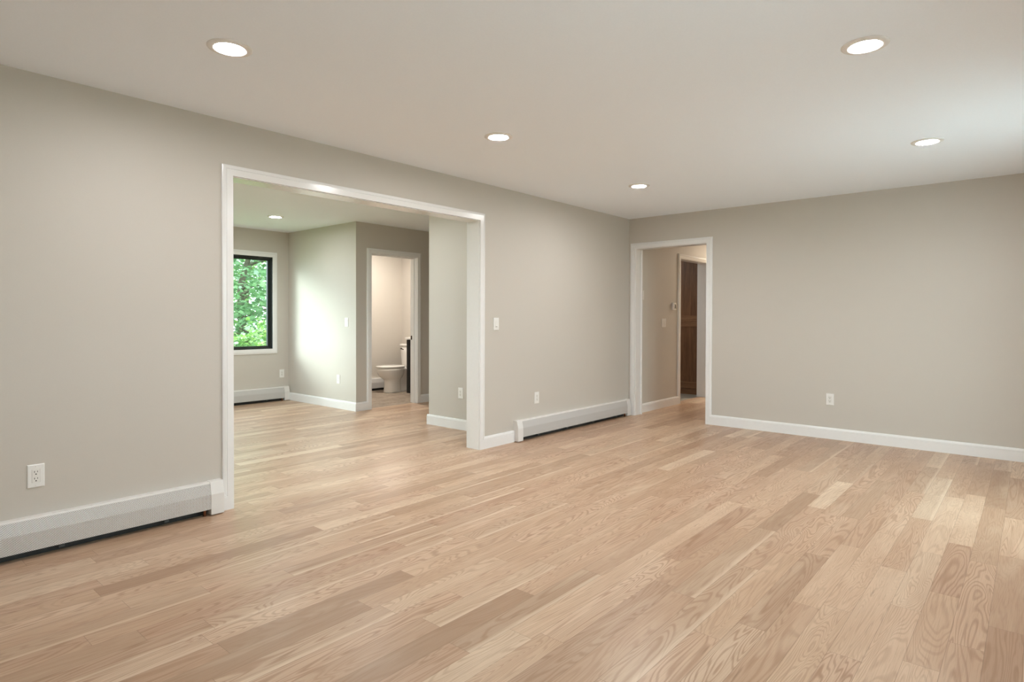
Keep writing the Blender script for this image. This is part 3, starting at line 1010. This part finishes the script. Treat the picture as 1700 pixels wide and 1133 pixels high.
# ------------------------------------------------------------------ tall brown cabinet beyond the hall doorway (front towards -x)
cab = thing('tall_cabinet', 'tall brown wood cabinet seen through the hall doorway', 'cabinet', (2.43, 0.0, 0.0))
CY0, CY1 = 0.10, 0.78
MB().box(0.021, 0.62, CY0, CY1, 0.0, 2.30).build('body', M['walnut'], cab)
MB().box(0.006, 0.0205, CY0, CY1, 0.0, 0.086).build('toe_board', M['walnut_rail'], cab)
for z0, z1, rb, rt in ((0.094, 1.148, 0.105, 0.075), (1.155, 2.296, 0.095, 0.075)):
    b = MB()
    y0, y1, w = CY0 + 0.002, CY1 - 0.002, 0.07
    b.box(0.012, 0.0205, y0 + w, y1 - w, z0 + rb, z1 - rt)
    for a, c, p, q, mi in ((y0, y0 + w, z0, z1, 0), (y1 - w, y1, z0, z1, 0), (y0 + w, y1 - w, z0, z0 + rb, 1), (y0 + w, y1 - w, z1 - rt, z1, 1)):
        b.box(0.0, 0.0205, a, c, p, q, mi)
    d = b.build('door', [M['walnut'], M['walnut_rail']], cab)
    zc = z1 - 0.22 if z0 < 0.5 else z0 + 0.22
    MB().cbox(-0.026, -0.0005, y1 - 0.042, y1 - 0.030, zc - 0.07, zc + 0.07, 0.003).build('handle', M['bronze'], d)

# ------------------------------------------------------------------ outside
struct(MB().box(-40, 40, -40, 60, -0.55, -0.35).build('ground', M['soil']), 'leafy ground outside the window')


struct(MB().box(-12, 4, -12, -4.43, -0.345, -0.12).build('bounce_pavement', M['patio']), 'added pale slab bouncing daylight in, unseen outside the right wall')  # reflector slab, added to throw sky light up onto the ceiling


struct(MB().box(-7.4, 0.4, -5.35, -4.42, 2.30, 2.42).build('added_overhang', M['ceiling']), 'added unseen white overhang cutting sky light above the patio')  # added to shade floor and walls from the high sky


def leaves(seed, centre, radii, count, size, mt, parent, dense_low=0.0):
    rnd = random.Random(seed)
    b = MB()
    shape = [(0, -0.5), (0.22, -0.34), (0.5, -0.28), (0.36, -0.02), (0.46, 0.22), (0.18, 0.2), (0, 0.55), (-0.18, 0.2), (-0.46, 0.22), (-0.36, -0.02), (-0.5, -0.28), (-0.22, -0.34)]
    # sprays: leaves sit in small drooping layers along twigs
    done = 0
    while done < count:
        while True:
            p = Vector((rnd.uniform(-1, 1), rnd.uniform(-1, 1), rnd.uniform(-1, 1)))
            if 0.25 < p.length < 1:
                break
        c = Vector((centre[0] + p.x * radii[0], centre[1] + p.y * radii[1], centre[2] + p.z * radii[2]))
        if c.z < -0.25:
            continue
        rot0 = rnd.uniform(0, 2 * math.pi)
        for k in range(rnd.randint(5, 9)):
            q = c + Vector((math.cos(rot0), math.sin(rot0), -0.25)) * (k - 3) * size * 0.75 + Vector((rnd.gauss(0, 0.5), rnd.gauss(0, 0.5), rnd.gauss(0, 0.22))) * size
            s = size * rnd.uniform(0.6, 1.25)
            R = Matrix.Rotation(rnd.uniform(0, 6.28), 3, 'Z') @ Matrix.Rotation(rnd.gauss(0.35, 0.4), 3, 'X') @ Matrix.Rotation(rnd.uniform(0, 6.28), 3, 'Z')
            b.add([tuple(q + R @ Vector((x * s, y * s, 0.12 * s * abs(x)))) for x, y in shape], [tuple(range(12))])
            done += 1
    return b.build('foliage', mt, parent, weld=False)


def tree(label, x, y, h, seed, leafm, count, low):
    rnd = random.Random(seed)
    t = thing('tree', label, 'tree', (x, y, -0.35), 0, 'leafy trees outside the window')
    b = MB()
    pts = [(0, 0, 0)]
    for k in range(1, 7):
        pts.append((pts[-1][0] + rnd.gauss(0, 0.12), pts[-1][1] + rnd.gauss(0, 0.12), h * k / 6))
    b.tube(pts, [0.13 - 0.018 * k for k in range(7)], 10)
    b.build('trunk', M['bark'], t)
    for k in range(7):
        z = rnd.uniform(0.12, 0.8) * h
        a = rnd.uniform(0, 2 * math.pi)
        L = rnd.uniform(0.8, 1.8)
        i = min(5, int(z / h * 6))
        s = Vector(pts[i]).lerp(Vector(pts[i + 1]), z / h * 6 - i)
        e = [s + Vector((math.cos(a + 0.3 * math.sin(2 * u)), math.sin(a), 0.5 - 0.3 * u)) * L * u for u in (0, 0.33, 0.66, 1.0)]
        MB().tube([tuple(p) for p in e], [0.035, 0.026, 0.018, 0.008], 7).build('branch', M['bark'], t)
    leaves(seed, (0, 0, low + (h - low) / 2), (1.9, 1.5, (h - low) / 2 + 0.3), count, 0.125, leafm, t)
    return t


tree('leafy pale green tree outside, straight ahead through the window', 0.15, 10.2, 4.6, 3, M['leaf'], 9000, 0.3)
tree('yellow-green tree farther back outside, behind the pale green one', 1.9, 14.4, 6.0, 5, M['leaf_b'], 8000, 0.3)
tree('green tree outside, hidden left of the visible window', -4.3, 11.6, 5.0, 8, M['leaf'], 3500, 0.4)
tree('green tree outside, hidden right of the window', 4.9, 10.8, 5.2, 14, M['leaf_b'], 3500, 0.4)


tree('added green tree blocking the sun outside the side room, unseen behind the long wall', -10.2, 4.6, 4.6, 17, M['leaf_b'], 5000, 0.0)  # placed to keep direct sun out of the added side room window


def shrub(label, x, y, r, seed, leafm, count):
    rnd = random.Random(seed)
    t = thing('shrub', label, 'shrub', (x, y, -0.35), 0, 'shrubs under the trees outside')
    b = MB()
    for k in range(6):
        a = rnd.uniform(0, 6.28)
        b.tube([(0, 0, 0), (0.25 * math.cos(a), 0.25 * math.sin(a), 0.4), (0.6 * math.cos(a), 0.6 * math.sin(a), 0.95)], [0.022, 0.016, 0.006], 6)
    b.build('stems', M['bark'], t)
    leaves(seed, (0, 0, 0.75), (r, r * 0.8, 0.85), count, 0.10, leafm, t)


shrub('bright green shrub low outside the window', -1.05, 7.3, 0.75, 21, M['leaf_b'], 1500)
